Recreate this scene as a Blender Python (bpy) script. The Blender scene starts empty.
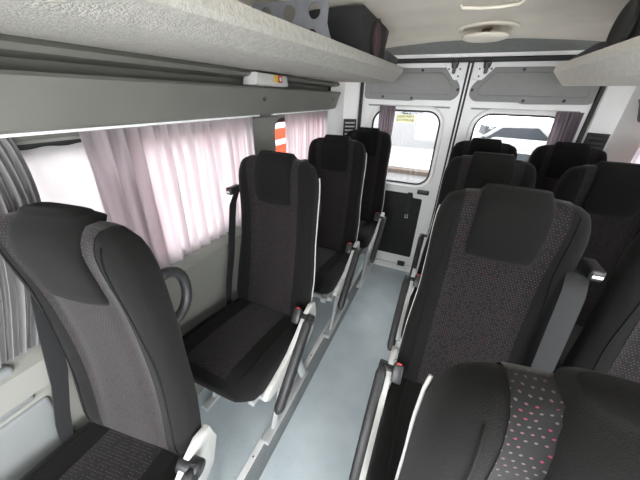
import bpy, bmesh, math, random
from mathutils import Vector, Matrix
random.seed(4)
S = bpy.context.scene
COL = S.collection
pi = math.pi
CX = 0.035            # van centre line
YB = 2.52             # inner plane of the rear doors
PZ = 0.19             # height of the seat platforms
XL, XR = -0.465, -0.012   # platform edges beside the aisle

# ------------------------------------------------------------------ materials
def node_mat(name):
    m = bpy.data.materials.new(name); m.use_nodes = True
    nt = m.node_tree; nt.nodes.clear()
    out = nt.nodes.new('ShaderNodeOutputMaterial')
    return m, nt, out
def N(nt, t, **kw):
    n = nt.nodes.new(t)
    for k, v in kw.items(): setattr(n, k, v)
    return n
def math_n(nt, op, a, b=None):
    n = nt.nodes.new('ShaderNodeMath'); n.operation = op
    for i, v in enumerate((a, b)):
        if v is None: continue
        if isinstance(v, (int, float)): n.inputs[i].default_value = v
        else: nt.links.new(v, n.inputs[i])
    return n.outputs[0]
def mat(name, col, rough=.6, metal=0., var=.12, scale=30., bump=.0, bscale=200., sheen=0., spec=.5, coat=0.):
    m, nt, out = node_mat(name)
    b = N(nt, 'ShaderNodeBsdfPrincipled')
    b.inputs['Roughness'].default_value = rough; b.inputs['Metallic'].default_value = metal
    b.inputs['Specular IOR Level'].default_value = spec
    if sheen:
        b.inputs['Sheen Weight'].default_value = sheen; b.inputs['Sheen Roughness'].default_value = .5
    if coat: b.inputs['Coat Weight'].default_value = coat
    tc = N(nt, 'ShaderNodeTexCoord')
    no = N(nt, 'ShaderNodeTexNoise'); no.inputs['Scale'].default_value = scale; no.inputs['Detail'].default_value = 4
    nt.links.new(tc.outputs['Object'], no.inputs['Vector'])
    r = N(nt, 'ShaderNodeValToRGB')
    r.color_ramp.elements[0].position = .3; r.color_ramp.elements[1].position = .7
    r.color_ramp.elements[0].color = tuple(c * (1 - var) for c in col) + (1,)
    r.color_ramp.elements[1].color = tuple(min(1, c * (1 + var)) for c in col) + (1,)
    nt.links.new(no.outputs['Fac'], r.inputs['Fac']); nt.links.new(r.outputs['Color'], b.inputs['Base Color'])
    if bump:
        n2 = N(nt, 'ShaderNodeTexNoise'); n2.inputs['Scale'].default_value = bscale; n2.inputs['Detail'].default_value = 3
        nt.links.new(tc.outputs['Object'], n2.inputs['Vector'])
        bp = N(nt, 'ShaderNodeBump'); bp.inputs['Strength'].default_value = bump; bp.inputs['Distance'].default_value = .004
        nt.links.new(n2.outputs['Fac'], bp.inputs['Height']); nt.links.new(bp.outputs['Normal'], b.inputs['Normal'])
    nt.links.new(b.outputs['BSDF'], out.inputs['Surface'])
    return m

def dotted(name, base, cell=.0078, rad=.19):
    m, nt, out = node_mat(name)
    b = N(nt, 'ShaderNodeBsdfPrincipled'); b.inputs['Roughness'].default_value = .9
    b.inputs['Specular IOR Level'].default_value = .2
    b.inputs['Sheen Weight'].default_value = .15
    uv = N(nt, 'ShaderNodeTexCoord'); sp = N(nt, 'ShaderNodeSeparateXYZ')
    nt.links.new(uv.outputs['UV'], sp.inputs[0])
    u = math_n(nt, 'DIVIDE', sp.outputs[0], cell); v = math_n(nt, 'DIVIDE', sp.outputs[1], cell)
    row = math_n(nt, 'FLOOR', v)
    par = math_n(nt, 'MULTIPLY', math_n(nt, 'FLOORED_MODULO', row, 2.), .5)
    u2 = math_n(nt, 'ADD', u, par)
    fu = math_n(nt, 'SUBTRACT', math_n(nt, 'FRACT', u2), .5); fv = math_n(nt, 'SUBTRACT', math_n(nt, 'FRACT', v), .5)
    d = math_n(nt, 'SQRT', math_n(nt, 'ADD', math_n(nt, 'MULTIPLY', fu, fu), math_n(nt, 'MULTIPLY', math_n(nt, 'MULTIPLY', fv, fv), 1.8)))
    mask = math_n(nt, 'LESS_THAN', d, rad)
    cb = N(nt, 'ShaderNodeCombineXYZ'); nt.links.new(math_n(nt, 'FLOOR', u2), cb.inputs[0]); nt.links.new(row, cb.inputs[1])
    wn = N(nt, 'ShaderNodeTexWhiteNoise', noise_dimensions='2D'); nt.links.new(cb.outputs[0], wn.inputs['Vector'])
    r = N(nt, 'ShaderNodeValToRGB'); r.color_ramp.interpolation = 'CONSTANT'
    e = r.color_ramp.elements
    e[0].position = .22; e[0].color = (.072, .062, .063, 1); e[1].position = .55; e[1].color = (.085, .048, .056, 1)
    n4 = e.new(0.); n4.color = base + (1,); n3 = e.new(.88); n3.color = (.12, .02, .034, 1)
    nt.links.new(wn.outputs['Value'], r.inputs['Fac'])
    mx = N(nt, 'ShaderNodeMix', data_type='RGBA'); mx.inputs[6].default_value = base + (1,)
    nt.links.new(mask, mx.inputs[0]); nt.links.new(r.outputs['Color'], mx.inputs[7])
    nt.links.new(mx.outputs[2], b.inputs['Base Color']); nt.links.new(b.outputs['BSDF'], out.inputs['Surface'])
    return m

def cloth_mat(name, col, trans, mixf=.5):
    m, nt, out = node_mat(name)
    tc = N(nt, 'ShaderNodeTexCoord'); mp = N(nt, 'ShaderNodeMapping'); mp.inputs['Scale'].default_value = (6, 6, 2)
    nt.links.new(tc.outputs['Object'], mp.inputs[0])
    no = N(nt, 'ShaderNodeTexNoise'); no.inputs['Scale'].default_value = 3.; no.inputs['Detail'].default_value = 5
    nt.links.new(mp.outputs[0], no.inputs['Vector'])
    r = N(nt, 'ShaderNodeValToRGB'); r.color_ramp.elements[0].position = .35; r.color_ramp.elements[1].position = .65
    r.color_ramp.elements[0].color = tuple(c * .93 for c in trans) + (1,); r.color_ramp.elements[1].color = tuple(min(1, c * 1.07) for c in trans) + (1,)
    nt.links.new(no.outputs['Fac'], r.inputs['Fac'])
    d = N(nt, 'ShaderNodeBsdfDiffuse'); d.inputs[0].default_value = col + (1,)
    t = N(nt, 'ShaderNodeBsdfTranslucent'); nt.links.new(r.outputs['Color'], t.inputs[0])
    mx = N(nt, 'ShaderNodeMixShader'); mx.inputs[0].default_value = mixf
    nt.links.new(d.outputs[0], mx.inputs[1]); nt.links.new(t.outputs[0], mx.inputs[2]); nt.links.new(mx.outputs[0], out.inputs['Surface'])
    return m

def glass_mat(name, tint=(1, 1, 1)):
    m, nt, out = node_mat(name)
    t = N(nt, 'ShaderNodeBsdfTransparent'); t.inputs[0].default_value = tint + (1,)
    g = N(nt, 'ShaderNodeBsdfGlossy'); g.inputs['Roughness'].default_value = .02
    lw = N(nt, 'ShaderNodeLayerWeight'); lw.inputs[0].default_value = .5
    fac = math_n(nt, 'ADD', math_n(nt, 'MULTIPLY', math_n(nt, 'POWER', lw.outputs['Facing'], 4.), .5), .03)
    mx = N(nt, 'ShaderNodeMixShader'); nt.links.new(fac, mx.inputs[0])
    nt.links.new(t.outputs[0], mx.inputs[1]); nt.links.new(g.outputs[0], mx.inputs[2]); nt.links.new(mx.outputs[0], out.inputs['Surface'])
    return m

def floor_mat(name, c1, c2):
    m, nt, out = node_mat(name)
    b = N(nt, 'ShaderNodeBsdfPrincipled'); b.inputs['Roughness'].default_value = .36
    tc = N(nt, 'ShaderNodeTexCoord')
    a = N(nt, 'ShaderNodeTexNoise'); a.inputs['Scale'].default_value = 5; a.inputs['Detail'].default_value = 6
    s = N(nt, 'ShaderNodeTexNoise'); s.inputs['Scale'].default_value = 260; s.inputs['Detail'].default_value = 2
    v = N(nt, 'ShaderNodeTexVoronoi'); v.inputs['Scale'].default_value = 22
    for n in (a, s, v): nt.links.new(tc.outputs['Object'], n.inputs['Vector'])
    f = math_n(nt, 'ADD', math_n(nt, 'MULTIPLY', a.outputs['Fac'], .6), math_n(nt, 'MULTIPLY', s.outputs['Fac'], .4))
    r = N(nt, 'ShaderNodeValToRGB'); r.color_ramp.elements[0].position = .38; r.color_ramp.elements[1].position = .62
    r.color_ramp.elements[0].color = c1 + (1,); r.color_ramp.elements[1].color = c2 + (1,)
    nt.links.new(f, r.inputs['Fac'])
    # small dark scuffs
    sc = math_n(nt, 'LESS_THAN', v.outputs['Distance'], .07)
    mx = N(nt, 'ShaderNodeMix', data_type='RGBA'); nt.links.new(math_n(nt, 'MULTIPLY', sc, .25), mx.inputs[0])
    nt.links.new(r.outputs['Color'], mx.inputs[6]); mx.inputs[7].default_value = (.12, .13, .14, 1)
    nt.links.new(mx.outputs[2], b.inputs['Base Color']); nt.links.new(b.outputs[0], out.inputs[0])
    return m

M = {}
M['fabric'] = mat('black_seat_fabric', (.0066, .0063, .006), .93, var=.10, scale=60, bump=.35, bscale=700, sheen=.05, spec=.12)
M['pad'] = mat('black_headrest_fabric', (.006, .0058, .0055), .9, var=.08, scale=60, bump=.3, bscale=800, sheen=.05, spec=.12)
M['dots'] = dotted('dotted_seat_fabric', (.006, .0055, .0055))
M['blackplastic'] = mat('black_plastic', (.018, .018, .019), .42, var=.1)
M['armplastic'] = mat('charcoal_plastic', (.02, .02, .021), .5, var=.1, bump=.1)
M['belt'] = mat('belt_webbing', (.011, .0115, .0125), .65, var=.15, scale=200, bump=.2, bscale=900)
M['red'] = mat('red_plastic', (.55, .03, .03), .4, var=.03)
M['cream'] = mat('pale_grey_plastic', (.50, .50, .48), .5, var=.05)
M['greymetal'] = mat('grey_painted_metal', (.42, .43, .43), .45, var=.06)
M['chrome'] = mat('worn_chrome', (.6, .6, .6), .25, metal=1., var=.05)
M['alu'] = mat('aluminium_strip', (.82, .83, .83), .4, metal=.0, var=.06, scale=15)
M['riser'] = mat('grey_riser_vinyl', (.19, .20, .205), .5, var=.08, scale=20)
M['floor'] = floor_mat('blue_grey_vinyl_floor', (.46, .53, .57), (.57, .635, .67))
M['wall'] = mat('grey_wall_trim', (.19, .19, .172), .55, var=.04, scale=8)
M['wallshade'] = mat('shaded_grey_trim', (.16, .16, .142), .6, var=.05, scale=6)  # wall trim with the shade below the shelf darkened into its colour
M['white'] = mat('white_painted_metal', (.80, .80, .785), .4, var=.03, scale=6)
M['trimgrey'] = mat('light_grey_moulding', (.16, .168, .168), .55, var=.04, scale=8)
M['doorpanel'] = mat('mid_grey_door_card', (.235, .235, .23), .6, var=.04, bump=.05, bscale=400)
M['headliner'] = mat('cream_headliner', (.83, .785, .69), .85, var=.07, scale=5, bump=.05, bscale=300)
M['beam'] = mat('grey_beam_carpet', (.24, .25, .24), .85, var=.08, bump=.15, bscale=300)
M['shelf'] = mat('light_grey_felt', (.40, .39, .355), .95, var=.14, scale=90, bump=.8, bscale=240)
M['shelflit'] = mat('lit_grey_felt', (.74, .72, .655), .95, var=.08, scale=90, bump=.5, bscale=240)  # left shelf's felt, colour raised to paint in light from the rear windows
M['rubber'] = mat('black_rubber', (.012, .012, .012), .6)
M['dark'] = mat('black_carpeted_box', (.014, .014, .015), .85, var=.1, bump=.2)
M['darkgrey'] = mat('dark_grey_board', (.055, .056, .06), .7)
M['platemetal'] = mat('grey_perforated_metal', (.16, .165, .18), .45, metal=.3)
M['cone'] = mat('plum_speaker_cone', (.055, .012, .022), .5)
M['cone2'] = mat('brown_speaker_cone', (.42, .19, .065), .55)
M['discm'] = mat('cream_plastic', (.80, .75, .64), .45, var=.03)
M['brown'] = mat('dark_brown_grille', (.06, .03, .02), .6)
M['curtain'] = cloth_mat('lilac_curtain', (.30, .27, .28), (.66, .565, .60), .5)
M['curtaingrey'] = cloth_mat('grey_lilac_curtain', (.27, .265, .265), (.16, .15, .153), .4)
M['sheer'] = cloth_mat('white_sheer', (.8, .8, .8), (.30, .28, .287), .7)
M['curtaindark'] = cloth_mat('striped_curtain', (.20, .17, .19), (.22, .18, .20), .4)
M['glass'] = glass_mat('tinted_glass', (.62, .63, .63))
M['yellow'] = mat('yellow_sticker', (.75, .48, .06), .5)
M['stickerbg'] = cloth_mat('pale_yellow_sticker', (.3, .3, .2), (.45, .45, .28), .7)
M['stickerink'] = mat('sticker_ink', (.17, .18, .09), .5)
M['asphalt'] = mat('asphalt', (.40, .40, .39), .9, var=.1, scale=3)
M['plaster'] = mat('white_plaster', (.20, .20, .205), .9, var=.04, scale=2)
M['coping'] = mat('brown_coping', (.045, .032, .024), .8)
M['busred'] = mat('red_coach_paint', (.5, .05, .022), .8, var=.03, spec=.05)
M['buswhite'] = mat('white_coach_paint', (.6, .6, .6), .8, var=.03, spec=.05)
M['carpaint'] = mat('silver_car_paint', (.13, .135, .145), .5, spec=.15)
M['carpaint2'] = mat('maroon_car_paint', (.13, .075, .08), .5, spec=.15)
M['carpaint3'] = mat('white_car_paint', (.2, .2, .2), .5, spec=.15)
M['carglass'] = mat('dark_car_glass', (.03, .035, .04), .3, spec=.2)
M['whitecloth'] = mat('white_paper', (.8, .8, .72), .8)

# ------------------------------------------------------------------ mesh helpers
def link_mesh(name, bm, m, parent=None, smooth=True, loc=(0, 0, 0), sub=0, uv=None, angle=None):
    bmesh.ops.recalc_face_normals(bm, faces=bm.faces)
    me = bpy.data.meshes.new(name); bm.to_mesh(me); bm.free()
    for p in me.polygons: p.use_smooth = smooth
    o = bpy.data.objects.new(name, me); COL.objects.link(o); o.location = loc
    me.materials.append(M[m] if isinstance(m, str) else m)
    if parent: o.parent = parent
    if sub:
        md = o.modifiers.new('Subdivision', 'SUBSURF'); md.levels = sub; md.render_levels = sub
    if smooth and angle is not None:
        try: me.set_sharp_from_angle(angle=angle)
        except Exception: pass
    return o
def setp(o, label=None, cat=None, group=None, kind=None):
    if label: o['label'] = label
    if cat: o['category'] = cat
    if group: o['group'] = group
    if kind: o['kind'] = kind
    return o
def empty(name, loc=(0, 0, 0), rz=0., label=None, cat=None, group=None):
    o = bpy.data.objects.new(name, None); COL.objects.link(o); o.location = loc; o.rotation_euler = (0, 0, rz)
    o.empty_display_size = .05
    return setp(o, label, cat, group)
def structure(name, bm, m, smooth=False, angle=None, parent=None):
    o = link_mesh(name, bm, m, parent, smooth, angle=angle)
    if parent is None: o['kind'] = 'structure'
    return o
def add_box(bm, lo, hi, bev=0., seg=2):
    r = bmesh.ops.create_cube(bm, size=1.)
    vs = r['verts']
    for v in vs:
        v.co = Vector([lo[i] + (v.co[i] + .5) * (hi[i] - lo[i]) for i in range(3)])
    if bev:
        es = list({e for v in vs for e in v.link_edges})
        bmesh.ops.bevel(bm, geom=es, offset=bev, segments=seg, profile=.5, affect='EDGES')
    return bm
def box(lo, hi, bev=0., seg=2):
    return add_box(bmesh.new(), lo, hi, bev, seg)
def add_prism(bm, pts, axis, a, b, bev=0.):
    """extrude a 2D outline along an axis between a and b; pts in the other two axes in xyz order"""
    def P(p, t):
        c = list(p); c.insert(axis, t); return Vector(c)
    v0 = [bm.verts.new(P(p, a)) for p in pts]; v1 = [bm.verts.new(P(p, b)) for p in pts]
    n = len(pts)
    fs = [bm.faces.new(v0), bm.faces.new(v1[::-1])]
    for i in range(n): fs.append(bm.faces.new((v0[i], v1[i], v1[(i + 1) % n], v0[(i + 1) % n])))
    if bev:
        es = list(fs[0].edges) + list(fs[1].edges)
        bmesh.ops.recalc_face_normals(bm, faces=fs)
        bmesh.ops.bevel(bm, geom=es, offset=bev, segments=2, profile=.5, affect='EDGES')
    return bm
def prism(pts, axis, a, b, bev=0.): return add_prism(bmesh.new(), pts, axis, a, b, bev)
def sheet(pts, axis, a, b, n=1):
    """open profile extruded along an axis (a wall skin)"""
    bm = bmesh.new()
    def P(p, t):
        c = list(p); c.insert(axis, t); return Vector(c)
    rows = [[bm.verts.new(P(p, a + (b - a) * k / n)) for p in pts] for k in range(n + 1)]
    for k in range(n):
        for i in range(len(pts) - 1):
            bm.faces.new((rows[k][i], rows[k][i + 1], rows[k + 1][i + 1], rows[k + 1][i]))
    return bm
def rrect(x0, z0, x1, z1, r, n=6):
    o = []
    for cx, cz, a0 in ((x1 - r, z1 - r, 0), (x0 + r, z1 - r, 90), (x0 + r, z0 + r, 180), (x1 - r, z0 + r, 270)):
        for k in range(n + 1):
            a = math.radians(a0 + 90 * k / n); o.append((cx + r * math.cos(a), cz + r * math.sin(a)))
    return o
def add_plate_hole(bm, outer, holes_pts, axis, a, b):
    """rectangular plate (outer=(u0,v0,u1,v1)) with ONE rounded hole, thickness along axis"""
    u0, v0, u1, v1 = outer
    n = len(holes_pts)
    def P(p, t):
        c = list(p); c.insert(axis, t); return Vector(c)
    # project every hole point outwards to the rectangle border
    cu = sum(p[0] for p in holes_pts) / n; cv = sum(p[1] for p in holes_pts) / n
    q = n // 4
    op = []
    corners = [(u1, v1), (u0, v1), (u0, v0), (u1, v0)]
    hv = holes_pts
    for i, (x, z) in enumerate(hv):
        k = i // q; j = i % q; h = (q - 1) / 2
        c = corners[k]
        if k == 0: p = (u1, z) if j < h else ((x, v1) if j > h else c)
        elif k == 1: p = (x, v1) if j < h else ((u0, z) if j > h else c)
        elif k == 2: p = (u0, z) if j < h else ((x, v0) if j > h else c)
        else: p = (x, v0) if j < h else ((u1, z) if j > h else c)
        op.append(p)
    I0 = [bm.verts.new(P(p, a)) for p in hv]; I1 = [bm.verts.new(P(p, b)) for p in hv]
    O0 = [bm.verts.new(P(p, a)) for p in op]; O1 = [bm.verts.new(P(p, b)) for p in op]
    for i in range(n):
        j = (i + 1) % n
        bm.faces.new((O0[i], O0[j], I0[j], I0[i])); bm.faces.new((O1[i], I1[i], I1[j], O1[j]))
        bm.faces.new((I0[i], I0[j], I1[j], I1[i])); bm.faces.new((O0[i], O1[i], O1[j], O0[j]))
    return bm
def add_tube(bm, pts, rad, closed=False, seg=8, flat=None):
    """sweep a circle (or an ellipse, flat=(ru,rv)) along points"""
    pts = [Vector(p) for p in pts]; n = len(pts); rings = []
    up = None
    for i, p in enumerate(pts):
        if closed: t = pts[(i + 1) % n] - pts[i - 1]
        else: t = pts[min(i + 1, n - 1)] - pts[max(i - 1, 0)]
        t.normalize()
        if up is None:
            up = Vector((0, 0, 1)) if abs(t.z) < .9 else Vector((1, 0, 0))
        s = t.cross(up).normalized(); up = s.cross(t).normalized()
        ru, rv = flat if flat else (rad, rad)
        rings.append([bm.verts.new(p + s * ru * math.cos(2 * pi * k / seg) + up * rv * math.sin(2 * pi * k / seg)) for k in range(seg)])
    m = n if closed else n - 1
    for i in range(m):
        a, b = rings[i], rings[(i + 1) % n]
        for k in range(seg): bm.faces.new((a[k], a[(k + 1) % seg], b[(k + 1) % seg], b[k]))
    if not closed:
        bm.faces.new(rings[0][::-1]); bm.faces.new(rings[-1])
    return bm
def tube(pts, rad, **k): return add_tube(bmesh.new(), pts, rad, **k)
def add_lathe(bm, prof, c, axis=2, seg=32):
    """revolve (r, t) pairs about an axis through c"""
    rings = []
    for r, t in prof:
        ring = []
        for k in range(seg):
            a = 2 * pi * k / seg
            v = [r * math.cos(a), r * math.sin(a)]; v.insert(axis, t)
            ring.append(bm.verts.new(Vector(c) + Vector(v)))
        rings.append(ring)
    for i in range(len(rings) - 1):
        for k in range(seg): bm.faces.new((rings[i][k], rings[i][(k + 1) % seg], rings[i + 1][(k + 1) % seg], rings[i + 1][k]))
    if prof[0][0] > 1e-6: bm.faces.new(rings[0][::-1])
    if prof[-1][0] > 1e-6: bm.faces.new(rings[-1])
    bmesh.ops.remove_doubles(bm, verts=bm.verts, dist=1e-6)
    return bm
def lathe(prof, c, axis=2, seg=32): return add_lathe(bmesh.new(), prof, c, axis, seg)
def loft(rings, cap=True):
    bm = bmesh.new(); R = [[bm.verts.new(p) for p in r] for r in rings]; n = len(R[0])
    for a, b in zip(R, R[1:]):
        for k in range(n): bm.faces.new((a[k], a[(k + 1) % n], b[(k + 1) % n], b[k]))
    if cap: bm.faces.new(R[0][::-1]); bm.faces.new(R[-1])
    return bm
def scale_tab(tab, k): return [(a, b * k) for a, b in tab]
def interp(tab, t):
    if t <= tab[0][0]: return tab[0][1]
    for (a, x), (b, y) in zip(tab, tab[1:]):
        if t <= b:
            f = (t - a) / (b - a); f = f * f * (3 - 2 * f) * .5 + f * .5
            return x + (y - x) * f
    return tab[-1][1]
def sm(a, b, x):
    t = max(0, min(1, (x - a) / (b - a))); return t * t * (3 - 2 * t)
def sgp(c, e): return math.copysign(abs(c) ** e, c)

# ------------------------------------------------------------------ seats
LEAN = math.tan(math.radians(9.5))
WB = [(.40, .195), (.45, .21), (.60, .208), (.80, .193), (.92, .193), (1.0, .195), (1.06, .193), (1.10, .187), (1.125, .175), (1.14, .156), (1.147, .13)]
TB = [(.40, .034), (.50, .038), (.70, .038), (.95, .042), (1.08, .048), (1.11, .046), (1.135, .032), (1.147, .012)]
WB = scale_tab(WB, .97)
def back_axis(z): return .035 + (z - .45) * LEAN + .030 * math.sin((z - .45) / .7 * pi)
def bolster(u, z):
    k = sm(.40, .52, z) * (1 - .35 * sm(1.02, 1.14, z))
    return .024 * sm(.50, .86, abs(u)) * k
def back_front(x, z):
    """y of the front face of the backrest"""
    w, t = interp(WB, z), interp(TB, z); u = max(-.97, min(.97, x / w)); e = 3.2
    return back_axis(z) - t * (1 - abs(u) ** e) ** (1 / e) - bolster(u, z)
def make_backrest(par, piping=True):
    zs = [.40, .42, .45, .5, .56, .62, .68, .74, .80, .86, .92, .97, 1.02, 1.06, 1.09, 1.115, 1.128, 1.138, 1.144, 1.147]
    rings = []
    n = 48; e = 2 / 3.2
    for z in zs:
        w, t = interp(WB, z), interp(TB, z); r = []
        for k in range(n):
            a = 2 * pi * k / n; x = w * sgp(math.cos(a), e); y = t * sgp(math.sin(a), e)
            u = x / w
            if y < 0: yy = y - bolster(u, z) * (-y / t) ** .5
            else: yy = y * (1 - .15 * abs(u) ** 3)
            r.append((x, back_axis(z) + yy, z))
        rings.append(r)
    b = link_mesh('backrest', loft(rings), 'fabric', par)
    # dotted centre panel, hugging the front face
    def patch(name, xf, z0, z1, nx, nz, off, m, par, wrap=True):
        bm = bmesh.new(); uvl = bm.loops.layers.uv.new('UVMap'); G = []
        path = [(z0 + (z1 - z0) * j / nz, 0) for j in range(nz + 1)]
        if wrap: path += [(1.143, 0), (1.1465, 0), (1.1465, 1), (1.143, 1), (1.136, 1), (1.122, 1), (1.105, 1), (1.08, 1)]
        nz = len(path) - 1; vv = 0; last = None
        for j, (z, bk) in enumerate(path):
            row = []
            xa, xb = xf(min(z, 1.12)); w, t = interp(WB, z), interp(TB, z)
            for i in range(nx + 1):
                x = xa + (xb - xa) * i / nx
                o_ = off * min(1., 4 * min(i, nx - i) / nx + .1, 8 * min(j, nz - j) / nz + .1) + .0008
                u = max(-.97, min(.97, x / w)); ht = t * (1 - abs(u) ** 3.2) ** (1 / 3.2)
                tp = sm(1.12, 1.147, z)
                if bk: co_ = (x, back_axis(z) + ht + o_ * (1 - tp), z + o_ * tp + .0006)
                else: co_ = (x, back_front(x, z) - o_ * (1 - tp), z + o_ * tp + .0006 * tp)
                if i == nx // 2:
                    if last: vv += (Vector(co_) - last).length
                    last = Vector(co_)
                row.append([bm.verts.new(co_), x, 0])
            for c_ in row: c_[2] = vv
            G.append(row)
        for j in range(nz):
            for i in range(nx):
                q = (G[j][i], G[j][i + 1], G[j + 1][i + 1], G[j + 1][i])
                f = bm.faces.new([a[0] for a in q])
                for l, a in zip(f.loops, q): l[uvl].uv = (a[1] + 1.0, a[2])
        return link_mesh(name, bm, m, par)
    patch('dotted_panel', lambda z: (-.120 - .006 * sm(.9, 1.1, z), .120 + .006 * sm(.9, 1.1, z)), .455, 1.138, 16, 40, .004, 'dots', b)
    if piping:
        for q in (-1, 1):
            pts = []
            for k in range(25):
                z = .50 + .58 * k / 24; pts.append((q * (interp(WB, z) - .001), back_axis(z) + interp(TB, z) * .55, z))
            link_mesh('edge_piping', tube(pts, .0028, seg=6), 'cream', b)['label'] = 'pale edge piping'
    for s in (-1, 1):
        pts = []
        for k in range(31):
            z = .46 + (1.125 - .46) * k / 30
            x = s * (.160 - .018 * sm(.75, 1.0, z) - .004 * math.sin((z - .46) / .65 * pi)); pts.append((x, back_front(x, z) - .0005, z))
        link_mesh('seam', tube(pts, .0014, seg=6), 'pad', b)
    return b
def make_headrest(par):
    rings = []; n = 36; e = 2 / 3.6
    zs = [.965, .967, .972, .982, 1.005, 1.04, 1.08, 1.11, 1.135, 1.150, 1.160, 1.166, 1.169]
    for z in zs:
        k = min(1, (z - .962) / .02); w = (.086 + .004 * sm(.95, 1.1, z)) * (.93 + .07 * min(1, k))
        top = sm(1.13, 1.170, z)
        w *= 1 - .13 * top ** 2
        zc = min(z, 1.10)
        yf = back_front(0, zc) + (max(0, z - 1.10)) * LEAN - .018 * min(1, k ** .5) + .03 * top ** 2
        yb = back_front(0, zc) + .012 + sm(1.10, 1.15, z) * .085 - .03 * top ** 2
        c = (yf + yb) / 2; h = (yb - yf) / 2; r = []
        for i in range(n):
            a = 2 * pi * i / n; x = w * sgp(math.cos(a), e); y = h * sgp(math.sin(a), e)
            r.append((x, c + y + (.006 * (1 - (x / w) ** 2) * -1 if y < 0 else 0), z))
        rings.append(r)
    hd = link_mesh('headrest', loft(rings), 'pad', par)
    return hd
def make_cushion(par):
    ys = [-.43, -.428, -.42, -.405, -.385, -.35, -.30, -.22, -.14, -.06, 0., .03, .04]
    rings = []; n = 48; e = 2 / 3.6
    def sec(y):
        f = sm(-.432, -.36, y) ** .5
        w = .160 + .053 * f - .012 * sm(-.1, .04, y)
        top = .462 - .035 * (1 - f) - .012 * sm(-.25, .0, y)
        bot = .335 + .045 * (1 - f) - .01 * sm(-.3, 0, y)
        tl = -y * .11 if y < 0 else 0
        return w, top + tl, bot + tl
    for y in ys:
        w, top, bot = sec(y); c = (top + bot) / 2; h = (top - bot) / 2; r = []
        for i in range(n):
            a = 2 * pi * i / n; x = w * sgp(math.cos(a), e); z = h * sgp(math.sin(a), e)
            if z > 0: z += .014 * sm(.5, .85, abs(x / w)) * (z / h) ** .5 * sm(-.43, -.33, y)
            r.append((x, y, c + z))
        rings.append(r)
    cu = link_mesh('cushion', loft(rings), 'fabric', par)
    bm = bmesh.new(); uvl = bm.loops.layers.uv.new('UVMap'); G = []; nx, ny = 12, 20
    for j in range(ny + 1):
        y = -.405 + (.0 + .405) * j / ny; w, top, bot = sec(y); h = (top - bot) / 2; row = []
        for i in range(nx + 1):
            x = -.098 + .196 * i / nx; u = abs(x / w)
            z = (top + bot) / 2 + h * (1 - u ** 3.6) ** (1 / 3.6) + .014 * sm(.5, .85, u) * sm(-.43, -.33, y)
            o_ = .003 * min(1, 4 * min(i, nx - i) / nx + .3)
            row.append((bm.verts.new((x, y, z + o_)), x, y))
        G.append(row)
    for j in range(ny):
        for i in range(nx):
            q = (G[j][i], G[j][i + 1], G[j + 1][i + 1], G[j + 1][i]); f = bm.faces.new([a[0] for a in q])
            for l, a in zip(f.loops, q): l[uvl].uv = (a[1] + 1., a[2] + 1.)
    link_mesh('dotted_panel', bm, 'dots', cu)
    for s in (-1, 1):
        pts = []
        for k in range(21):
            y = -.40 + .41 * k / 20; w, top, bot = sec(y); x = s * (w - .052); u = abs(x / w); h = (top - bot) / 2
            pts.append((x, y, (top + bot) / 2 + h * (1 - u ** 3.6) ** (1 / 3.6) + .014 * sm(.5, .85, u) * sm(-.43, -.33, y)))
        link_mesh('seam', tube(pts, .002, seg=6), 'pad', cu)
    return cu
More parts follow.
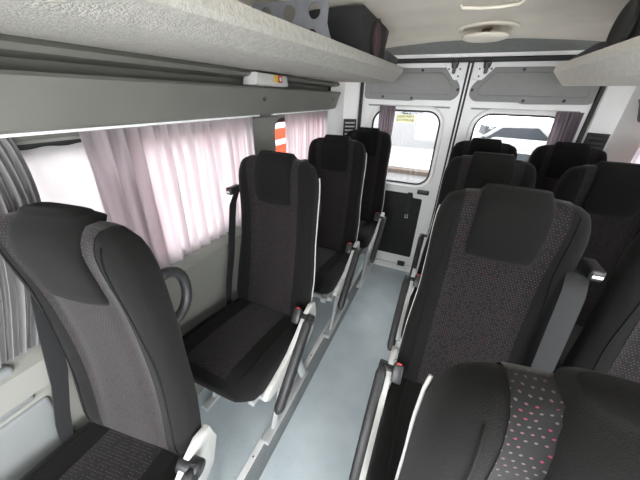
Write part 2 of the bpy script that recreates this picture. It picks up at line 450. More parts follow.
def make_seat(s, loc, arm=True, belt=True, handle=True, facing=False, piping=True, bdy=0., bdx=0., buckle=True):
    """s = +1: aisle on the +x side, -1: aisle on the -x side"""
    t = empty('bus_seat', loc)
    make_cushion(t); make_backrest(t, piping); make_headrest(t)
    # frame under the cushion and two legs
    bm = bmesh.new()
    for x in (-.15, .15): add_box(bm, (x - .015, -.36, .305), (x + .015, .05, .335), .003)
    for y in (-.30, -.02): add_box(bm, (-.19, y - .018, .290), (.19, y + .018, .318), .003)
    link_mesh('seat_frame', bm, 'greymetal', t, False)
    for x in (-.175, .175):
        bm = bmesh.new()
        add_box(bm, (x - .02, -.34, 0), (x + .02, .06, .022), .004)
        add_tube(bm, [(x, -.26, .015), (x, -.20, .16), (x, -.15, .295)], .018, seg=8, flat=(.026, .014))
        add_tube(bm, [(x, .03, .015), (x, -.01, .16), (x, -.05, .295)], .018, seg=8, flat=(.026, .014))
        add_prism(bm, [(-.23, .13), (-.02, .13), (-.07, .29), (-.15, .29)], 0, x - .006, x + .006)
        link_mesh('leg', bm, 'greymetal', t, True, angle=.7)
    # pale plastic side cover with the armrest hinge (aisle side)
    if arm:
        xa = s * .214
        pts = [(.06, .53), (.015, .545), (-.04, .525), (-.10, .48), (-.18, .44), (-.27, .42), (-.345, .405), (-.36, .385), (-.34, .36), (-.2, .33), (-.06, .33), (.04, .37), (.075, .45)]
        link_mesh('side_cover', prism(pts, 0, xa - .004 * s, xa + .016 * s, .003), 'cream', t, True, angle=.8)
        p0, p1 = Vector((s * .246, -.045, .515)), Vector((s * .246, -.315, .265))
        d = (p1 - p0)
        ring = [p0 - d.normalized() * .012, p0, p0 + d * .05, p0 + d * .5, p0 + d * .95, p1, p1 + d.normalized() * .01]
        bm = bmesh.new(); up = Vector((0, d.z, -d.y)).normalized()
        if up.z < 0: up = -up
        rr = []
        for q, w, h in zip(ring, (.006, .014, .019, .020, .019, .015, .006), (.008, .020, .023, .024, .023, .018, .008)):
            rr.append([q + Vector((w * sgp(math.cos(a), .6), 0, 0)) + up * h * sgp(math.sin(a), .6) for a in [2 * pi * k / 16 for k in range(16)]])
        bm.free(); ar = link_mesh('armrest', loft(rr), 'armplastic', t)
        link_mesh('hinge', lathe([(.0, -.03), (.022, -.03), (.024, -.026), (.024, .026), (.022, .03), (0, .03)], (s * .230, -.03, .505), 0, 20), 'blackplastic', ar)
        # buckle with its red button beside the hinge
        if buckle:
            bm = box((-.017, -.03, -.012), (.017, .035, .012), .006)
            bmesh.ops.rotate(bm, verts=bm.verts, cent=(0, 0, 0), matrix=Matrix.Rotation(math.radians(55), 3, 'X'))
            bmesh.ops.translate(bm, verts=bm.verts, vec=(s * .192, -.055, .525))
            bk = link_mesh('buckle', bm, 'blackplastic', t, True, angle=.6)
            bm = box((-.009, .033, -.007), (.009, .039, .008), .002)
            bmesh.ops.rotate(bm, verts=bm.verts, cent=(0, 0, 0), matrix=Matrix.Rotation(math.radians(55), 3, 'X'))
            bmesh.ops.translate(bm, verts=bm.verts, vec=(s * .192, -.055, .525))
            rb = link_mesh('release_button', bm, 'red', bk, True, angle=.6); rb['label'] = 'red release button'
    if belt:
        xb = -s * (.215 - bdx)
        bm = bmesh.new(); pts = [(xb + s * .02, .15, .985), (xb + s * .006, .115, .975), (xb, .09, .93), (xb - s * .002, .06, .80), (xb - s * .003, .03, .66), (xb - s * .002, -.01, .54), (xb, -.035, .44), (xb + s * .004, -.03, .34)]
        wd = [.040, .046, .048, .048, .046, .042, .034, .03]
        pts = [(a, b_ + bdy, c_) for a, b_, c_ in pts]
        L = []
        for p, w in zip(pts, wd):
            L.append([(p[0] - .0015, p[1] - w / 2, p[2] - .004), (p[0] + .0015, p[1] - w / 2, p[2] - .004), (p[0] + .0015, p[1] + w / 2, p[2] + .004), (p[0] - .0015, p[1] + w / 2, p[2] + .004)])
        if facing:
            L = []
            for p, w in zip(pts, wd):
                xx = xb + (.028 if s > 0 else -.028) * (-.45 if s > 0 else 1)
                L.append([(xx - w / 2, p[1] - .022, p[2]), (xx + w / 2, p[1] - .034, p[2]), (xx + w / 2, p[1] - .031, p[2]), (xx - w / 2, p[1] - .019, p[2])])
        link_mesh('seat_belt', loft(L), 'belt', t, True, angle=.9)
        g = link_mesh('belt_guide', box((xb - .016, .07, .975), (xb + .016, .145, 1.008), .007, 3), 'blackplastic', t, True, angle=.6)
        link_mesh('guide_slot', box((xb - .012, .066, .986), (xb + .012, .071, .995), .0015), 'chrome', g, False)
    if handle:
        xh = s * .150
        pts = []
        for k in range(17):
            a = pi * k / 16
            pts.append((xh + s * .004, back_axis(.92) + .022 + .072 * math.sin(a) ** .7, .935 + .07 * math.cos(a)))
        link_mesh('grab_handle', tube(pts, .013, seg=12), 'armplastic', t)
    return t
def kids(o): return [c for c in COL.objects if c.parent == o]
def copy_tree(o, parent=None):
    c = o.copy(); COL.objects.link(c)
    ch = kids(o)
    if parent: c.parent = parent
    for k in ch: copy_tree(k, c)
    return c

LX = -.624
left = make_seat(1, (LX - .008, .83, PZ))
setp(left, 'single black seat in front of the wide pink curtain, second from the front', 'seat', 'single seats by the curtained windows')
for y, x, lab in ((1.50, LX + .004, 'single black seat below the small rear side window, third from the front'),
               (2.09, LX + .042, 'rearmost single black seat, against the left rear door')):
    c = copy_tree(left); c.location = (x, y, PZ); setp(c, lab)
LEAN = math.tan(math.radians(2.6))       # the nearest seat is set more upright and turned a little to the aisle
front = make_seat(1, (-.670, .180, PZ), piping=False, bdy=-.03, bdx=.030, buckle=False); front.rotation_euler.z = math.radians(9.)
setp(front, 'black seat in the left foreground, nearest the gathered grey curtain', 'seat', 'single seats by the curtained windows')
LEAN = math.tan(math.radians(9.5))
aisle = make_seat(-1, (.205, .735, PZ), True, True, False, True)
setp(aisle, 'large black seat right of the aisle, showing its dotted panel and headrest in full', 'seat', 'paired seats right of the aisle')
for y, x, lab in ((.078, .226, 'nearest black seat at the bottom right, only its top and dotted strip in view'),
               (1.33, .205, 'black seat right of the aisle, directly behind the large dotted seat'),
               (1.91, .222, 'farthest black seat right of the aisle, before the door seam')):
    c = copy_tree(aisle); c.location = (x, y, PZ); setp(c, lab)
win = make_seat(-1, (.675, .735, PZ), False, False, False, piping=False)
setp(win, 'black window seat at the right edge, beside the large dotted seat', 'seat', 'paired seats right of the aisle')
for y, x, lab in ((1.37, .675, 'black window seat on the right, its headrest below the rear side window'),
               (2.02, .685, 'rearmost black window seat on the right, below the striped door curtain')):
    c = copy_tree(win); c.location = (x, y, PZ); setp(c, lab)

# ------------------------------------------------------------------ floor and platforms
YF = -1.25
structure('floor', box((XL - .02, YF, -.05), (XR + .02, YB + .05, 0)), 'floor')
o = structure('floor_platform_left', box((-.93, YF, -.05), (XL, YB - .035, PZ)), 'floor')
o = structure('floor_platform_right', box((XR, YF, -.05), (.99, YB - .035, PZ)), 'floor')
structure('baseboard_left', box((XL, YF, 0), (XL + .004, YB - .035, PZ - .004)), 'riser')
structure('baseboard_right', box((XR - .004, YF, 0), (XR, YB - .035, PZ - .004)), 'riser')
def edge_strip(name, x0, x1):
    o = structure(name, box((x0, YF, PZ), (x1, YB - .035, PZ + .004), .001), 'alu')
    for k in range(18):
        y = -.9 + k * .19
        link_mesh('screw', lathe([(.0, .0), (.004, .0), (.003, .002), (0, .002)], ((x0 + x1) / 2, y, PZ + .004), 2, 10), 'darkgrey', o)
edge_strip('trim_1', XL - .022, XL + .005)
edge_strip('trim_2', XR - .005, XR + .022)

# ------------------------------------------------------------------ side walls
WZ0, WZ1 = .985, 1.458          # window band
def mx(x, side): return x if side < 0 else 2 * CX - x
def wall(side):
    Y0 = YF if side < 0 else -.02
    nm = 'wall_left' if side < 0 else 'wall_right'
    X = lambda x: mx(x, side)
    bm = bmesh.new()
    # lower skin with two moulded steps, then the sill
    prof = [(-.90, 0.), (-.895, .50), (-.895, .828), (-.872, .842), (-.868, .925), (-.915, .952), (-.925, WZ0)]
    def add_sheet(prof, y0, y1):
        a = [bm.verts.new((X(x), y0, z)) for x, z in prof]; b = [bm.verts.new((X(x), y1, z)) for x, z in prof]
        for i in range(len(prof) - 1): bm.faces.new((a[i], a[i + 1], b[i + 1], b[i]))
    add_sheet(prof, Y0, 2.2)
    up = [(-.925, WZ1), (-.895, 1.473), (-.845, 1.488), (-.838, 1.50), (-.815, 1.57), (-.802, 1.592), (-.81, 1.600), (-.905, 1.603), (-.905, 1.628), (-.825, 1.636), (-.812, 1.648), (-.83, 1.665), (-.88, 1.68), (-.86, 1.76), (-.76, 1.85)]
    nlow = len(bm.faces); add_sheet(up, YF, 2.16)
    for y in (2.16,):                       # end cap of the pelmet
        v = [bm.verts.new((X(x), y, z)) for x, z in up[1:] + [(-.905, 1.85)]]; bm.faces.new(v)
    bm.faces.ensure_lookup_table()
    for f_ in bm.faces[nlow:]: f_.material_index = 1
    # window band: plates with rounded openings
    for y0, y1, h0, h1 in ((YF, -.42, -1.1, -.52), (-.42, 1.315, -.35, 1.205), (1.315, 2.2, 1.425, 2.14)):
        if side > 0 and y0 < -1: continue
        if side > 0 and y0 < 0: y0, h0 = -.02, .06
        add_plate_hole(bm, (y0, WZ0, y1, WZ1), rrect(h0, WZ0 + .02, h1, WZ1 - .008, .07), 0, X(-.925), X(-.945))
    o = structure(nm, bm, 'wall', True, angle=.5); o.data.materials.append(M['wallshade'])
    return o
wall(-1); wall(1)
win_n = 0
def side_windows(side):
    global win_n
    X = lambda x: mx(x, side)
    for h0, h1 in ((-1.1, -.52), (-.35, 1.205), (1.425, 2.14)):
        if side > 0 and h0 < -1: continue
        if side > 0 and h0 < 0: h0 = .06
        win_n += 1
        pts = rrect(h0 - .01, WZ0 + .01, h1 + .01, WZ1 - .002, .08)
        bm = bmesh.new()
        add_plate_hole(bm, (h0 - .04, WZ0 - .01, h1 + .04, WZ1 + .03), rrect(h0 + .006, WZ0 + .03, h1 - .006, WZ1 - .034, .07), 0, X(-.947), X(-.96))
        f = structure('window_%d' % win_n, bm, 'rubber')
        link_mesh('pane', prism(pts, 0, X(-.9515), X(-.9555)), 'glass', f, False)
side_windows(-1); side_windows(1)

# rear corner panels between the side walls and the doors, with air vents
def rear_corner(side, n):
    X = lambda x: mx(x, side)
    xe = -.725 if side < 0 else None
    prof = [(-.915, 2.15), (-.905, 2.22), (-.885, 2.34), (-.865, 2.41), (-.762, 2.475), (-.748, YB - .005)]
    bm = bmesh.new()
    pts = [(X(x), y) for x, y in prof] + [(X(-.96), YB), (X(-.96), 2.15)]
    add_prism(bm, pts, 2, PZ, 1.88)
    structure('trim_%d' % n, bm, 'white', True, angle=.25)
    sl = structure('trim_%d' % (n + 2), box((X(-.748) - .012, YB - .03, .06), (X(-.748) + .012, YB + .02, 1.83), .004), 'rubber')
    # vent: a rounded frame with slats, on the slanted face
    g = empty('air_vent', ((X(-.8135)), 2.4425, 1.325), math.atan2(.065, .103) * (1 if side < 0 else -1),
              'black slatted air vent on the %s rear corner panel' % ('left' if side < 0 else 'right'), 'vent')
    bm = bmesh.new(); add_plate_hole(bm, (-.055, -.075, .055, .075), rrect(-.043, -.062, .043, .062, .015), 1, -.014, .0)
    fr = link_mesh('frame', bm, 'blackplastic', g, False)
    link_mesh('backing', box((-.05, -.003, -.07), (.05, .0, .07)), 'rubber', g, False)
    for k in range(4):
        bm = box((-.043, -.004, -.006), (.043, .004, .006), .001)
        bmesh.ops.rotate(bm, verts=bm.verts, cent=(0, 0, 0), matrix=Matrix.Rotation(.6, 3, 'X'))
        bmesh.ops.translate(bm, verts=bm.verts, vec=(0, -.009, -.045 + .03 * k))
        link_mesh('slat', bm, 'cream' if side < 0 else 'darkgrey', g, False)
rear_corner(-1, 3); rear_corner(1, 4)

# ------------------------------------------------------------------ ceiling, beam
bm = bmesh.new(); rows = []
for y in (YF, -.4, .4, 1.2, 1.8, 2.32):
    row = []
    for k in range(25):
        x = -.80 + 1.60 * k / 24; z = 1.905 - .055 * abs(x / .80) ** 2.4
        row.append(bm.verts.new((CX + x, y, z)))
    rows.append(row)
for a, b in zip(rows, rows[1:]):
    for i in range(24): bm.faces.new((a[i], a[i + 1], b[i + 1], b[i]))
structure('ceiling', bm, 'headliner', True)
structure('ceiling_shell', box((-.95, YF, 1.935), (1.02, YB + .1, 1.95)), 'headliner')
structure('wall_front_baffle', box((-.95, YF - .03, 1.84), (1.02, YF, 1.95)), 'wall')  # unseen, added to keep direct daylight off the ceiling and upper trim
structure('wall_right_header', box((.965, YF, 1.50), (1.0, 0., 1.95)), 'wall')  # unseen wall above the open door, edge dropped to cut light on left trim
structure('trim_18', box((-.92, -1.0, .20), (-.885, .12, .795), .012, 3), 'trimgrey', True, angle=.6)
structure('trim_19', box((-.93, -1.0, .812), (-.880, .10, .95), .012, 3), 'trimgrey', True, angle=.6)
structure('wall_front', box((-.95, YF - .03, 0), (1.02, YF, .80)), 'wall')
structure('trim_7', prism([(2.31, 1.935), (2.30, 1.902), (2.33, 1.893), (2.46, 1.855), (2.475, 1.845), (2.49, 1.835), (YB + .1, 1.835), (YB + .1, 1.935)], 0, -.90, .97), 'beam', True, angle=.3)
structure('trim_8', prism([(2.462, 1.853), (2.466, 1.833), (YB + .02, 1.833), (YB + .02, 1.853)], 0, -.78, .85), 'white')
structure('trim_9', box((-.765, YB - .035, 1.806), (.835, YB + .03, 1.834), .006), 'rubber')
structure('trim_10', box((-.76, YB - .04, 0.), (.83, YB + .06, .045), .004), 'white')
structure('trim_11', box((-.46, YB - .055, .0), (-.02, YB - .04, .03), .003), 'alu')

vent = empty('ceiling_vent', (.062, 1.95, 1.903), 0, 'round cream vent in the ceiling near the rear doors', 'vent')
link_mesh('ring', lathe([(.105, .0), (.145, .0), (.148, -.004), (.142, -.010), (.112, -.012), (.105, -.006)], (0, 0, 0), 2, 40), 'discm', vent)
link_mesh('opening', lathe([(0, -.004), (.11, -.004), (.11, .0), (0, 0)], (0, 0, 0), 2, 40), 'brown', vent)
link_mesh('disc', lathe([(0, -.034), (.104, -.034), (.110, -.038), (.108, -.046), (.09, -.052), (0, -.054)], (0, 0, 0), 2, 40), 'discm', vent)
link_mesh('stem', lathe([(0, -.002), (.02, -.002), (.02, -.036), (0, -.036)], (0, 0, 0), 2, 12), 'brown', vent)
r = link_mesh('ceiling_rail', tube([(-.066, 1.49, 1.902), (-.06, 1.50, 1.894), (.0, 1.51, 1.891), (.08, 1.515, 1.891), (.14, 1.505, 1.894), (.148, 1.49, 1.902)], .006, seg=8), 'discm')
setp(r, 'thin white rail across the ceiling in front of the round vent', 'rail')

# ------------------------------------------------------------------ parcel shelves
def shelf(side, y0, y1, dx, dz, label):
    X = (lambda x: x) if side < 0 else (lambda x: -x + dx)
    pr = [(-.865, 1.640), (-.85, 1.662), (-.420, 1.655), (-.405, 1.658), (-.356, 1.710), (-.352, 1.720), (-.356, 1.742), (-.372, 1.744), (-.385, 1.700), (-.60, 1.695), (-.86, 1.70)]
    bm = bmesh.new(); R = []
    if side < 0: pr[0] = (-.862, 1.662)
    else: pr[0] = (-.862, 1.662)
    ny = 24
    for k in range(ny + 1):
        y = y0 + (y1 - y0) * k / ny; sag = (y - 2.05) if side < 0 else 0
        R.append([(X(x), y, z + sag * (.006 if z < 1.67 and x > -.5 else (.026 if x > -.39 and z > 1.705 else .012) if x > -.62 else .0) + dz) for x, z in pr])
    o = link_mesh('luggage_shelf', loft(R), 'shelf' if side < 0 else 'shelflit', None, True, angle=.25)
    return setp(o, label, 'shelf')
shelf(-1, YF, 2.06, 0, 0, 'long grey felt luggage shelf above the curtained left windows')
shelf(1, YF, 1.83, .035, -.016, 'felt luggage shelf at the upper right, its colour lightened as if lit')

# speaker on the left shelf
sp = empty('speaker', (-.505, 1.45, 1.704), 0, 'black box speaker on the left luggage shelf, plum cone facing the aisle', 'speaker')
bm = bmesh.new()
add_prism(bm, [(-.20, 0.), (.20, 0.), (.20, .17), (-.20, .17)], 0, -.125, .115, .004)
cab = link_mesh('cabinet', bm, 'dark', sp, False)
link_mesh('cone', lathe([(.0, .004), (.018, .003), (.022, .001), (.058, .009), (.066, .010), (.066, .0), (0, .0)], (.1155, 0.0, .088), 0, 32), 'cone', sp)
link_mesh('cone_ring', lathe([(.064, .0), (.078, .0), (.078, .012), (.064, .012), (.064, .0)], (.115, 0.0, .088), 0, 32), 'dark', sp)
br = link_mesh('bracket', prism([(.20, .05), (.20, .17), (.265, .165)], 0, .06, .112), 'cone', sp, False); br['label'] = 'plum angled bracket'
# perforated plate
pl = bmesh.new()
G = empty('perforated_plate', (-.53, .93, 1.700), 0, 'grey metal plate with round holes standing on the left luggage shelf', 'plate')
k = 0
for i in range(3):
    for j in range(2):
        x0 = -.135 + i * .085; z0 = .0 + j * .062
        add_plate_hole(pl, (x0, z0, x0 + .085, z0 + .062), rrect(x0 + .0215 + .01 * (j), z0 + .011, x0 + .0615 + .01 * (j), z0 + .051, .0199, 6), 1, -.0015, .0015)
add_prism(pl, [(.12, .0), (.150, .0), (.128, .062), (.135, .124), (.12, .124)], 1, -.0015, .0015)
link_mesh('plate', pl, 'platemetal', G, False)
link_mesh('foot_flange', box((-.135, -.002, -.001), (.14, .03, .002)), 'platemetal', G, False)
b = link_mesh('end_board', box((-.60, 1.74, 1.702), (-.39, 2.03, 1.79), .008), 'darkgrey')
setp(b, 'dark grey board lying at the far end of the left luggage shelf', 'board')

sp = empty('speaker', (.55, 1.27, 1.688), 0, 'black box speaker on the right luggage shelf, brown cone facing the aisle', 'speaker')
bm = prism([(-.20, 0.), (.20, 0.), (.165, .165), (-.20, .165)], 0, -.12, .12, .004)
link_mesh('cabinet', bm, 'dark', sp, False)
link_mesh('cone', lathe([(0, -.005), (.020, -.004), (.024, -.001), (.060, -.009), (.066, -.010), (.066, .0), (0, .0)], (-.1205, .085, .090), 0, 36), 'cone2', sp)
link_mesh('cone_ring', lathe([(.065, -.012), (.075, -.012), (.075, .0), (.065, .0), (.065, -.012)], (-.120, .085, .090), 0, 36), 'rubber', sp)
b = link_mesh('end_board', prism([(1.49, 1.686), (1.49, 1.765), (1.53, 1.768), (1.775, 1.748), (1.80, 1.738), (1.80, 1.686)], 0, .425, .66, .004), 'darkgrey', None, False)
setp(b, 'dark wedge-shaped board at the far end of the right luggage shelf', 'board')

# hammer box with a red and yellow sticker in the recess above the left windows
hb = empty('emergency_hammer_box', (-.835, 1.215, 1.606), 0, 'white plastic box with red and yellow sticker above the left windows', 'box')
link_mesh('cover', prism([(-.135, 0.0), (-.11, -.003), (.11, -.003), (.135, .0), (.12, .046), (-.12, .046)], 0, -.02, .055, .008), 'cream', hb, True, angle=.6)
link_mesh('sticker', box((.0553, .0, .014), (.0563, .034, .042)), 'yellow', hb, False)['label'] = 'yellow half of the sticker'
link_mesh('sticker', box((.0553, .036, .014), (.0563, .070, .042)), 'red', hb, False)['label'] = 'red half of the sticker'
link_mesh('sticker_emblem', lathe([(0, .0), (.009, .0), (.009, .0006), (0, .0006)], (.0563, .054, .028), 0, 16), 'whitecloth', hb, False)['label'] = 'white round mark on the red half'
for y in (1.19, 2.05):
    s_ = link_mesh('wall_bolt', lathe([(0, .0), (.011, .0), (.010, .004), (.004, .005), (0, .002)], (-.8215, y, 1.552), 0, 16), 'darkgrey')
    setp(s_, 'small dark bolt in the upper trim ' + ('below the stickered box' if y < 2 else 'at its rear end'), 'bolt')

# ------------------------------------------------------------------ curtains
name_bulge = False
def curtain(name, y0, y1, z0, z1, x, folds, amp, m, label, yb0=None, yb1=None, axis='y', gather=1., seed=0, cat='curtain'):
    rnd = random.Random(seed); nu, nv = int(folds * 14), 18
    ph = [rnd.uniform(0, 6.28) for _ in range(4)]
    yb0 = y0 if yb0 is None else yb0; yb1 = y1 if yb1 is None else yb1
    bm = bmesh.new(); G = []
    for j in range(nv + 1):
        v = j / nv; z = z1 + (z0 - z1) * v; row = []
        for i in range(nu + 1):
            u = i / nu
            ya = y0 + (y1 - y0) * u; yb = yb0 + (yb1 - yb0) * u
            y = ya + (yb - ya) * v + (.035 * math.sin(pi * v ** .8) if name_bulge else 0)
            w = u * folds * 2 * pi
            wav = math.sin(w + .8 * math.sin(w * .31 + ph[0]) + .25 * v * math.sin(w * .5 + ph[1])) + .35 * math.sin(w * 2.1 + ph[2]) * (1 - v)
            A = amp * (.45 + .55 * sm(0, .25, v)) * (.75 + .5 * math.sin(w * .23 + ph[3]) ** 2)
            hem = .006 if j == 0 else 0
            off = A * wav + .12 * amp * math.sin(w * .17 + 5 * v)
            if axis == 'y': row.append(bm.verts.new((x + off, y + .3 * A * math.cos(w), z + .002 * math.sin(w))))
            else: row.append(bm.verts.new((y + .3 * A * math.cos(w), x + off, z)))
        G.append(row)
    for j in range(nv):
        for i in range(nu): bm.faces.new((G[j][i], G[j][i + 1], G[j + 1][i + 1], G[j + 1][i]))
    o = link_mesh(name, bm, m)
    return setp(o, label, cat)
curtain('curtain', .43, 1.185, .965, 1.478, -.893, 15, .012, 'curtain', 'wide pale lilac curtain drawn across the middle left window', yb0=.40, seed=3)
name_bulge = True
curtain('curtain', -.50, .300, .955, 1.478, -.899, 56, .009, 'curtaingrey', 'grey curtain gathered in tight folds at the left edge of the photo', yb1=.19, seed=5)
name_bulge = False
curtain('sheer_curtain', .10, .60, .99, 1.438, -.932, 6, .0035, 'sheer', 'bright white sheer cloth against the glass between grey and lilac curtains', seed=8)
curtain('curtain', 1.485, 2.14, .97, 1.470, -.893, 17, .008, 'curtain', 'pale lilac curtain across the rear left side window', seed=11)
curtain('curtain', 1.40, 2.12, .97, 1.470, mx(-.893, 1), 17, .008, 'curtain', 'pale lilac curtain across the right side window', seed=13)
curtain('curtain', .12, .40, .97, 1.470, mx(-.893, 1), 9, .014, 'curtain', 'bunched lilac curtain beside the right middle window', seed=14)
for (y0, y1, s, n_) in ((-1.15, 1.21, -1, 12), (1.34, 2.15, -1, 13), (.0, 1.21, 1, 14), (1.34, 2.15, 1, 15)):
    structure('trim_%d' % n_, box((min(mx(-.905, s), mx(-.868, s)), y0, 1.474), (max(mx(-.905, s), mx(-.868, s)), y1, 1.4865), .002), 'alu')

# ------------------------------------------------------------------ rear doors
def trace(pts, r, n=4):
    """round the corners of a 2D outline"""
    o = []; m = len(pts)
    for i in range(m):
        p = Vector(pts[i]); a = Vector(pts[i - 1]); b = Vector(pts[(i + 1) % m])
        da, db = (a - p), (b - p); rr = min(r, da.length * .45, db.length * .45)
        A = p + da.normalized() * rr; B = p + db.normalized() * rr
        for k in range(n + 1):
            t = k / n; q = A * (1 - t) ** 2 + p * 2 * t * (1 - t) + B * t * t; o.append((q.x, q.y))
    return o
def rear_door(n, x0, x1, wx0, wx1, s):
    """s=+1: hinge on the left"""
    bm = bmesh.new()
    zt = 1.806; zb = .048
    wz0, wz1 = .885, 1.487
    add_plate_hole(bm, (x0, wz0 - .06, x1, wz1 + .02), rrect(wx0, wz0, wx1, wz1, .11, 8), 1, YB, YB + .05)
    add_box(bm, (x0, YB, wz1 + .02), (x1, YB + .05, zt)); add_box(bm, (x0, YB, zb), (x1, YB + .05, wz0 - .06))
    d = structure('door_%d' % n, bm, 'white')
    # pressed rim around the glass, rubber seal, pane
    def ring(a, r_, y, ru, rv):
        return tube([(px, y, pz) for px, pz in rrect(wx0 + a, wz0 + a, wx1 - a, wz1 - a, r_, 8)], .01, closed=True, seg=10, flat=(ru, rv))
    link_mesh('window_rim', ring(-.022, .13, YB - .001, .016, .010), 'white', d)
    link_mesh('window_seal', ring(.004, .106, YB + .012, .010, .010), 'rubber', d)
    link_mesh('pane', prism(rrect(wx0 - .004, wz0 - .004, wx1 + .004, wz1 + .004, .11, 8), 1, YB + .022, YB + .027), 'glass', d, False)
    # grey upper card with bevelled inner face
    X = (lambda a: x0 + a) if s > 0 else (lambda a: x1 - a)
    W = x1 - x0
    out = [(.015, 1.560), (.40, 1.552), (.43, 1.562), (W - .055, 1.562), (W - .015, 1.60), (W - .02, 1.660), (W - .125, 1.775), (.015, 1.775)]
    inn = [(.06, 1.600), (W - .075, 1.600), (W - .065, 1.650), (W - .155, 1.745), (.06, 1.745)]
    c = link_mesh('upper_card', prism(trace([(X(a), b) for a, b in out], .03), 1, YB - .014, YB, .004), 'doorpanel', d, True, angle=.5)
    link_mesh('card_inset', prism(trace([(X(a), b) for a, b in inn], .02), 1, YB - .021, YB - .013, .006), 'doorpanel', c, True, angle=.9)
    for a, b in ((.17, 1.578), (.40, 1.572), (.45, 1.76), (W - .03, 1.635)):
        link_mesh('screw', lathe([(0, -.004), (.009, -.003), (.010, .0), (0, 0)], (X(a), YB - .014, b), 1, 14), 'darkgrey', c)
    sl = [(X(.055), 1.508), (X(W - .055), 1.508), (X(W - .055), 1.520), (X(.055), 1.520)]
    link_mesh('slot', prism(trace(sl, .005), 1, YB - .003, YB, .0), 'doorpanel', d, False)
    # latch at the top: pale plate and a black hook
    pl_ = [(W - .165, 1.803), (W - .005, 1.803), (W - .012, 1.70), (W - .075, 1.695)]
    L = link_mesh('latch_plate', prism(trace([(X(a), b) for a, b in pl_], .012), 1, YB - .018, YB, .003), 'white', d, True, angle=.5)
    hk = bmesh.new(); hx = X(W - .085)
    add_box(hk, (hx - .011, YB - .05, 1.735), (hx + .011, YB - .018, 1.800), .004)
    add_box(hk, (hx - .019, YB - .046, 1.768), (hx + .019, YB - .018, 1.784), .004)
    add_tube(hk, [(hx - .016, YB - .042, 1.778), (hx - .020, YB - .046, 1.80), (hx - .018, YB - .044, 1.822)], .005, seg=8)
    add_tube(hk, [(hx + .016, YB - .042, 1.778), (hx + .020, YB - .046, 1.80), (hx + .018, YB - .044, 1.822)], .005, seg=8)
    link_mesh('hook', hk, 'blackplastic', L, False)
    for a, b in ((W - .045, 1.765), (W - .05, 1.72), (W - .12, 1.765)):
        link_mesh('rivet', lathe([(0, -.003), (.005, -.003), (.006, .0), (0, 0)], (X(a), YB - .018, b), 1, 10), 'rubber', L)
    # black lower card
    lo = [(.10, .150), (W - .115, .150), (W - .115, .765), (W - .20, .765), (W - .20, .80), (.10, .80)]
    lc = link_mesh('lower_card', prism(trace([(X(a), b) for a, b in lo], .02), 1, YB - .012, YB, .003), 'dark', d, True, angle=.5)
    hnd = link_mesh('door_pull', box((min(X(W - .17), X(W - .07)), YB - .03, .812), (max(X(W - .17), X(W - .07)), YB, .85), .008), 'blackplastic', d, True, angle=.6)
    xs = X(W - .225)
    add = bmesh.new()
    add_box(add, (xs - .022, YB - .024, .775), (xs + .022, YB - .012, .815), .004)
    add_box(add, (xs - .014, YB - .020, .60), (xs + .014, YB - .013, .78), .002)
    st = link_mesh('pull_strap', add, 'belt', d, False)
    bm = bmesh.new(); add_plate_hole(bm, (xs - .014, .565, xs + .014, .603), rrect(xs - .008, .572, xs + .008, .597, .005), 1, YB - .019, YB - .013)
    link_mesh('strap_end', bm, 'cream', st, False)
    link_mesh('sill_latch', box((X(W - .19) - .035, YB - .05, .048), (X(W - .19) + .035, YB, .085), .006), 'blackplastic', d, True, angle=.6)
    return d
d1 = rear_door(1, -.735, .018, -.635, -.080, 1)
d2 = rear_door(2, .052, .818, .155, .715, -1)
structure('trim_16', box((.016, YB - .010, .048), (.054, YB + .03, 1.82), .006), 'rubber')
structure('trim_17', box((.030, YB - .018, .048), (.040, YB - .008, 1.80), .003), 'white')
# sticker on the left rear pane, seen from its back
bm = bmesh.new()
bm.faces.new([bm.verts.new((a, YB + .0215, b)) for a, b in ((-.435, 1.390), (-.285, 1.390), (-.285, 1.452), (-.435, 1.452))])
stk = link_mesh('window_sticker', bm, 'stickerbg', d1, False)
stk['label'] = 'small pale yellow sticker with two rows of dark mirrored letters'
bm = bmesh.new(); rnd = random.Random(2)
for row, z in enumerate((1.426, 1.398)):
    x = -.428
    while x < -.300:
        w = rnd.uniform(.009, .013)
        for a in range(2): add_box(bm, (x + a * (w - .003), YB + .0203, z), (x + a * (w - .003) + .003, YB + .0213, z + .020))
        add_box(bm, (x, YB + .0203, z + rnd.choice((0., .008, .017))), (x + w, YB + .0213, z + rnd.choice((.011, .020))))
        x += w + .004
link_mesh('sticker_lettering', bm, 'stickerink', stk, False)
for k, (xa, xb, xa2, xb2, lab) in enumerate(((-.575, -.445, -.56, -.455, 'short striped curtain at the left edge of the left rear door window'),
                                  (.625, .775, .655, .775, 'short striped grey curtain at the right edge of the right rear door window'))):
    curtain('curtain', xa, xb, .93, 1.514, YB - .035, 6, .013, 'curtaindark', lab, yb0=xa2, yb1=xb2, axis='x', seed=20 + k)

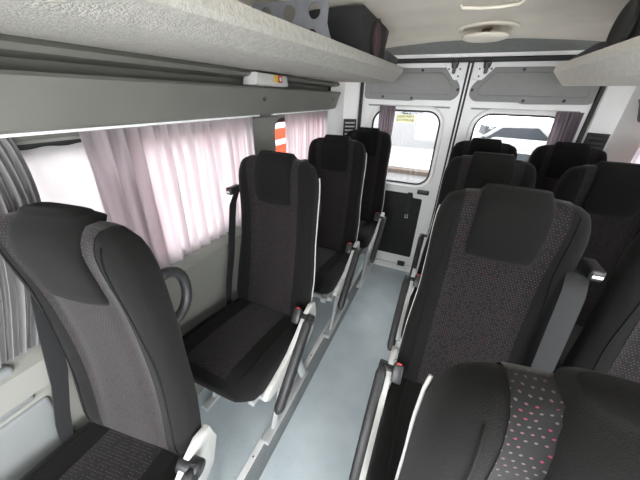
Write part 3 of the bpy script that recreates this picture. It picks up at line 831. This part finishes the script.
# ------------------------------------------------------------------ outside
structure('ground', box((-30, -20, -.75), (30, 40, -.65)), 'asphalt')
w = empty('low_wall', (0, 0, 0), 0, 'low white wall with brown coping behind the left rear window', 'wall')
link_mesh('wall_body', box((-3.2, 6.3, -.65), (-.05, 6.5, .08)), 'plaster', w, False)
link_mesh('coping', box((-3.25, 6.25, .08), (0., 6.55, .17), .01), 'coping', w, False)
bd = empty('building', (0, 0, 0), 0, 'pale building far behind the low wall, washed out by daylight', 'building')
link_mesh('facade', box((-9., 15, -.65), (-.4, 20, 3.2)), 'plaster', bd, False)
link_mesh('roof', box((-9.2, 14.8, 3.2), (-.2, 20.2, 3.45)), 'asphalt', bd, False)
for k in range(4):
    link_mesh('window', box((-8 + k * 1.9, 14.95, .9), (-7 + k * 1.9, 15.02, 2.1)), 'carglass', bd, False)
def car(x, y, rz, paint, label):
    c = empty('car', (x, y, -.65), rz, label, 'car', 'cars parked behind the van')
    side = [(-2.1, .30), (-2.15, .62), (-2.0, .80), (-1.15, .92), (1.45, .95), (2.05, .88), (2.15, .6), (2.1, .3)]
    link_mesh('body', prism(trace(side, .12), 1, -.82, .82, .06), paint, c, True, angle=.6)
    cab = [(-1.2, .90), (-.55, 1.40), (.75, 1.44), (1.5, .93)]
    link_mesh('cabin', prism(trace(cab, .1), 1, -.70, .70, .08), paint, c, True, angle=.6)
    link_mesh('side_glass', prism([(-.95, .95), (-.48, 1.33), (.68, 1.36), (1.2, .96)], 1, -.712, .712), 'carglass', c, False)
    link_mesh('windscreen', prism([(-.60, -1.27 + 2.3), (.60, 1.03), (.52, 1.35), (-.52, 1.35)], 0, -1.03, -.62), 'carglass', c, False)
    for wx in (-1.35, 1.35):
        for wy in (-.80, .80):
            wh = link_mesh('wheel', lathe([(0, -.1), (.28, -.1), (.32, -.07), (.32, .07), (.28, .1), (0, .1)], (wx, wy, .32), 1, 24), 'rubber', c)
            link_mesh('hubcap', lathe([(0, -.11), (.2, -.105), (.2, .105), (0, .11)], (wx, wy, .32), 1, 20), 'chrome', wh)
    return c
car(1.5, 7.4, 1.35, 'carpaint', 'silver car parked behind the van, nearest its right rear window')
car(4.6, 11.4, .15, 'carpaint2', 'maroon car parked crosswise beyond the silver car')
car(2.2, 13.6, .1, 'carpaint3', 'white car parked farthest behind the van')
bs = empty('coach', (-4.3, 6.2, -.65), pi / 2, 'red coach with white stripes parked outside the rear left side window', 'coach')
link_mesh('body', prism(rrect(-3.0, .35, 3.0, 3.0, .25), 1, -1.1, 1.1, .05), 'busred', bs, True, angle=.6)
for z in (1.30, 1.62, 2.02):
    link_mesh('stripe', box((-2.95, -1.112, z), (2.95, -1.098, z + .10)), 'buswhite', bs, False)['label'] = 'white stripe'
for wx in (-1.9, 1.8):
    link_mesh('wheel', lathe([(0, -.15), (.4, -.15), (.46, -.1), (.46, .1), (.4, .15), (0, .15)], (wx, -.98, .46), 1, 24), 'rubber', bs)
link_mesh('side_glass', box((-2.7, -1.11, 2.2), (2.7, -1.095, 2.75)), 'carglass', bs, False)

# ------------------------------------------------------------------ light
wd = bpy.data.worlds.new('overcast_sky'); S.world = wd; wd.use_nodes = True
nt = wd.node_tree; nt.nodes.clear()
ow = N(nt, 'ShaderNodeOutputWorld'); bg = N(nt, 'ShaderNodeBackground')
tc = N(nt, 'ShaderNodeTexCoord'); sp_ = N(nt, 'ShaderNodeSeparateXYZ'); nt.links.new(tc.outputs['Generated'], sp_.inputs[0])
rp = N(nt, 'ShaderNodeValToRGB'); rp.color_ramp.elements[0].position = .45; rp.color_ramp.elements[1].position = .9
rp.color_ramp.elements[0].color = (.93, .96, 1, 1); rp.color_ramp.elements[1].color = (1, 1, 1, 1)
mm = N(nt, 'ShaderNodeMapRange'); mm.inputs[1].default_value = -1; nt.links.new(sp_.outputs[2], mm.inputs[0])
nt.links.new(mm.outputs[0], rp.inputs['Fac']); nt.links.new(rp.outputs['Color'], bg.inputs[0])
bg.inputs[1].default_value = 3.2
nt.links.new(bg.outputs[0], ow.inputs[0])
def portal(name, loc, normal, sx, sy):
    l = bpy.data.lights.new(name, 'AREA'); l.shape = 'RECTANGLE'; l.size = sx; l.size_y = sy
    l.cycles.is_portal = True
    o = bpy.data.objects.new(name, l); COL.objects.link(o); o.location = loc
    o.rotation_euler = Vector(normal).to_track_quat('-Z', 'Y').to_euler()
    return o
portal('side_door_daylight', (1.0, -.64, .95), (-1, 0, 0), 1.7, 1.2)
portal('windscreen_daylight', (CX, YF - .05, 1.35), (0, 1, 0), 1.95, 1.15)

# ------------------------------------------------------------------ camera
F = 270.; p, yw, rl = math.radians(28.08), math.radians(23.56), math.radians(1.56)
f = Vector((-math.sin(yw) * math.cos(p), math.cos(yw) * math.cos(p), -math.sin(p)))
r0 = Vector((math.cos(yw), math.sin(yw), 0)); u0 = r0.cross(f)
r = r0 * math.cos(rl) + u0 * math.sin(rl); u = -r0 * math.sin(rl) + u0 * math.cos(rl)
cd = bpy.data.cameras.new('camera'); co = bpy.data.objects.new('camera', cd); COL.objects.link(co)
cd.sensor_width = 36; cd.sensor_fit = 'HORIZONTAL'; cd.lens = 36 * F / 640; cd.clip_start = .02; cd.clip_end = 200
mw = Matrix((r, u, -f)).transposed().to_4x4(); mw.translation = Vector((0, 0, 1.57)); co.matrix_world = mw
S.camera = co
S.view_settings.view_transform = 'Standard'; S.view_settings.look = 'None'
S.view_settings.gamma = 1; S.view_settings.exposure = 2.65; S.view_settings.use_curve_mapping = False
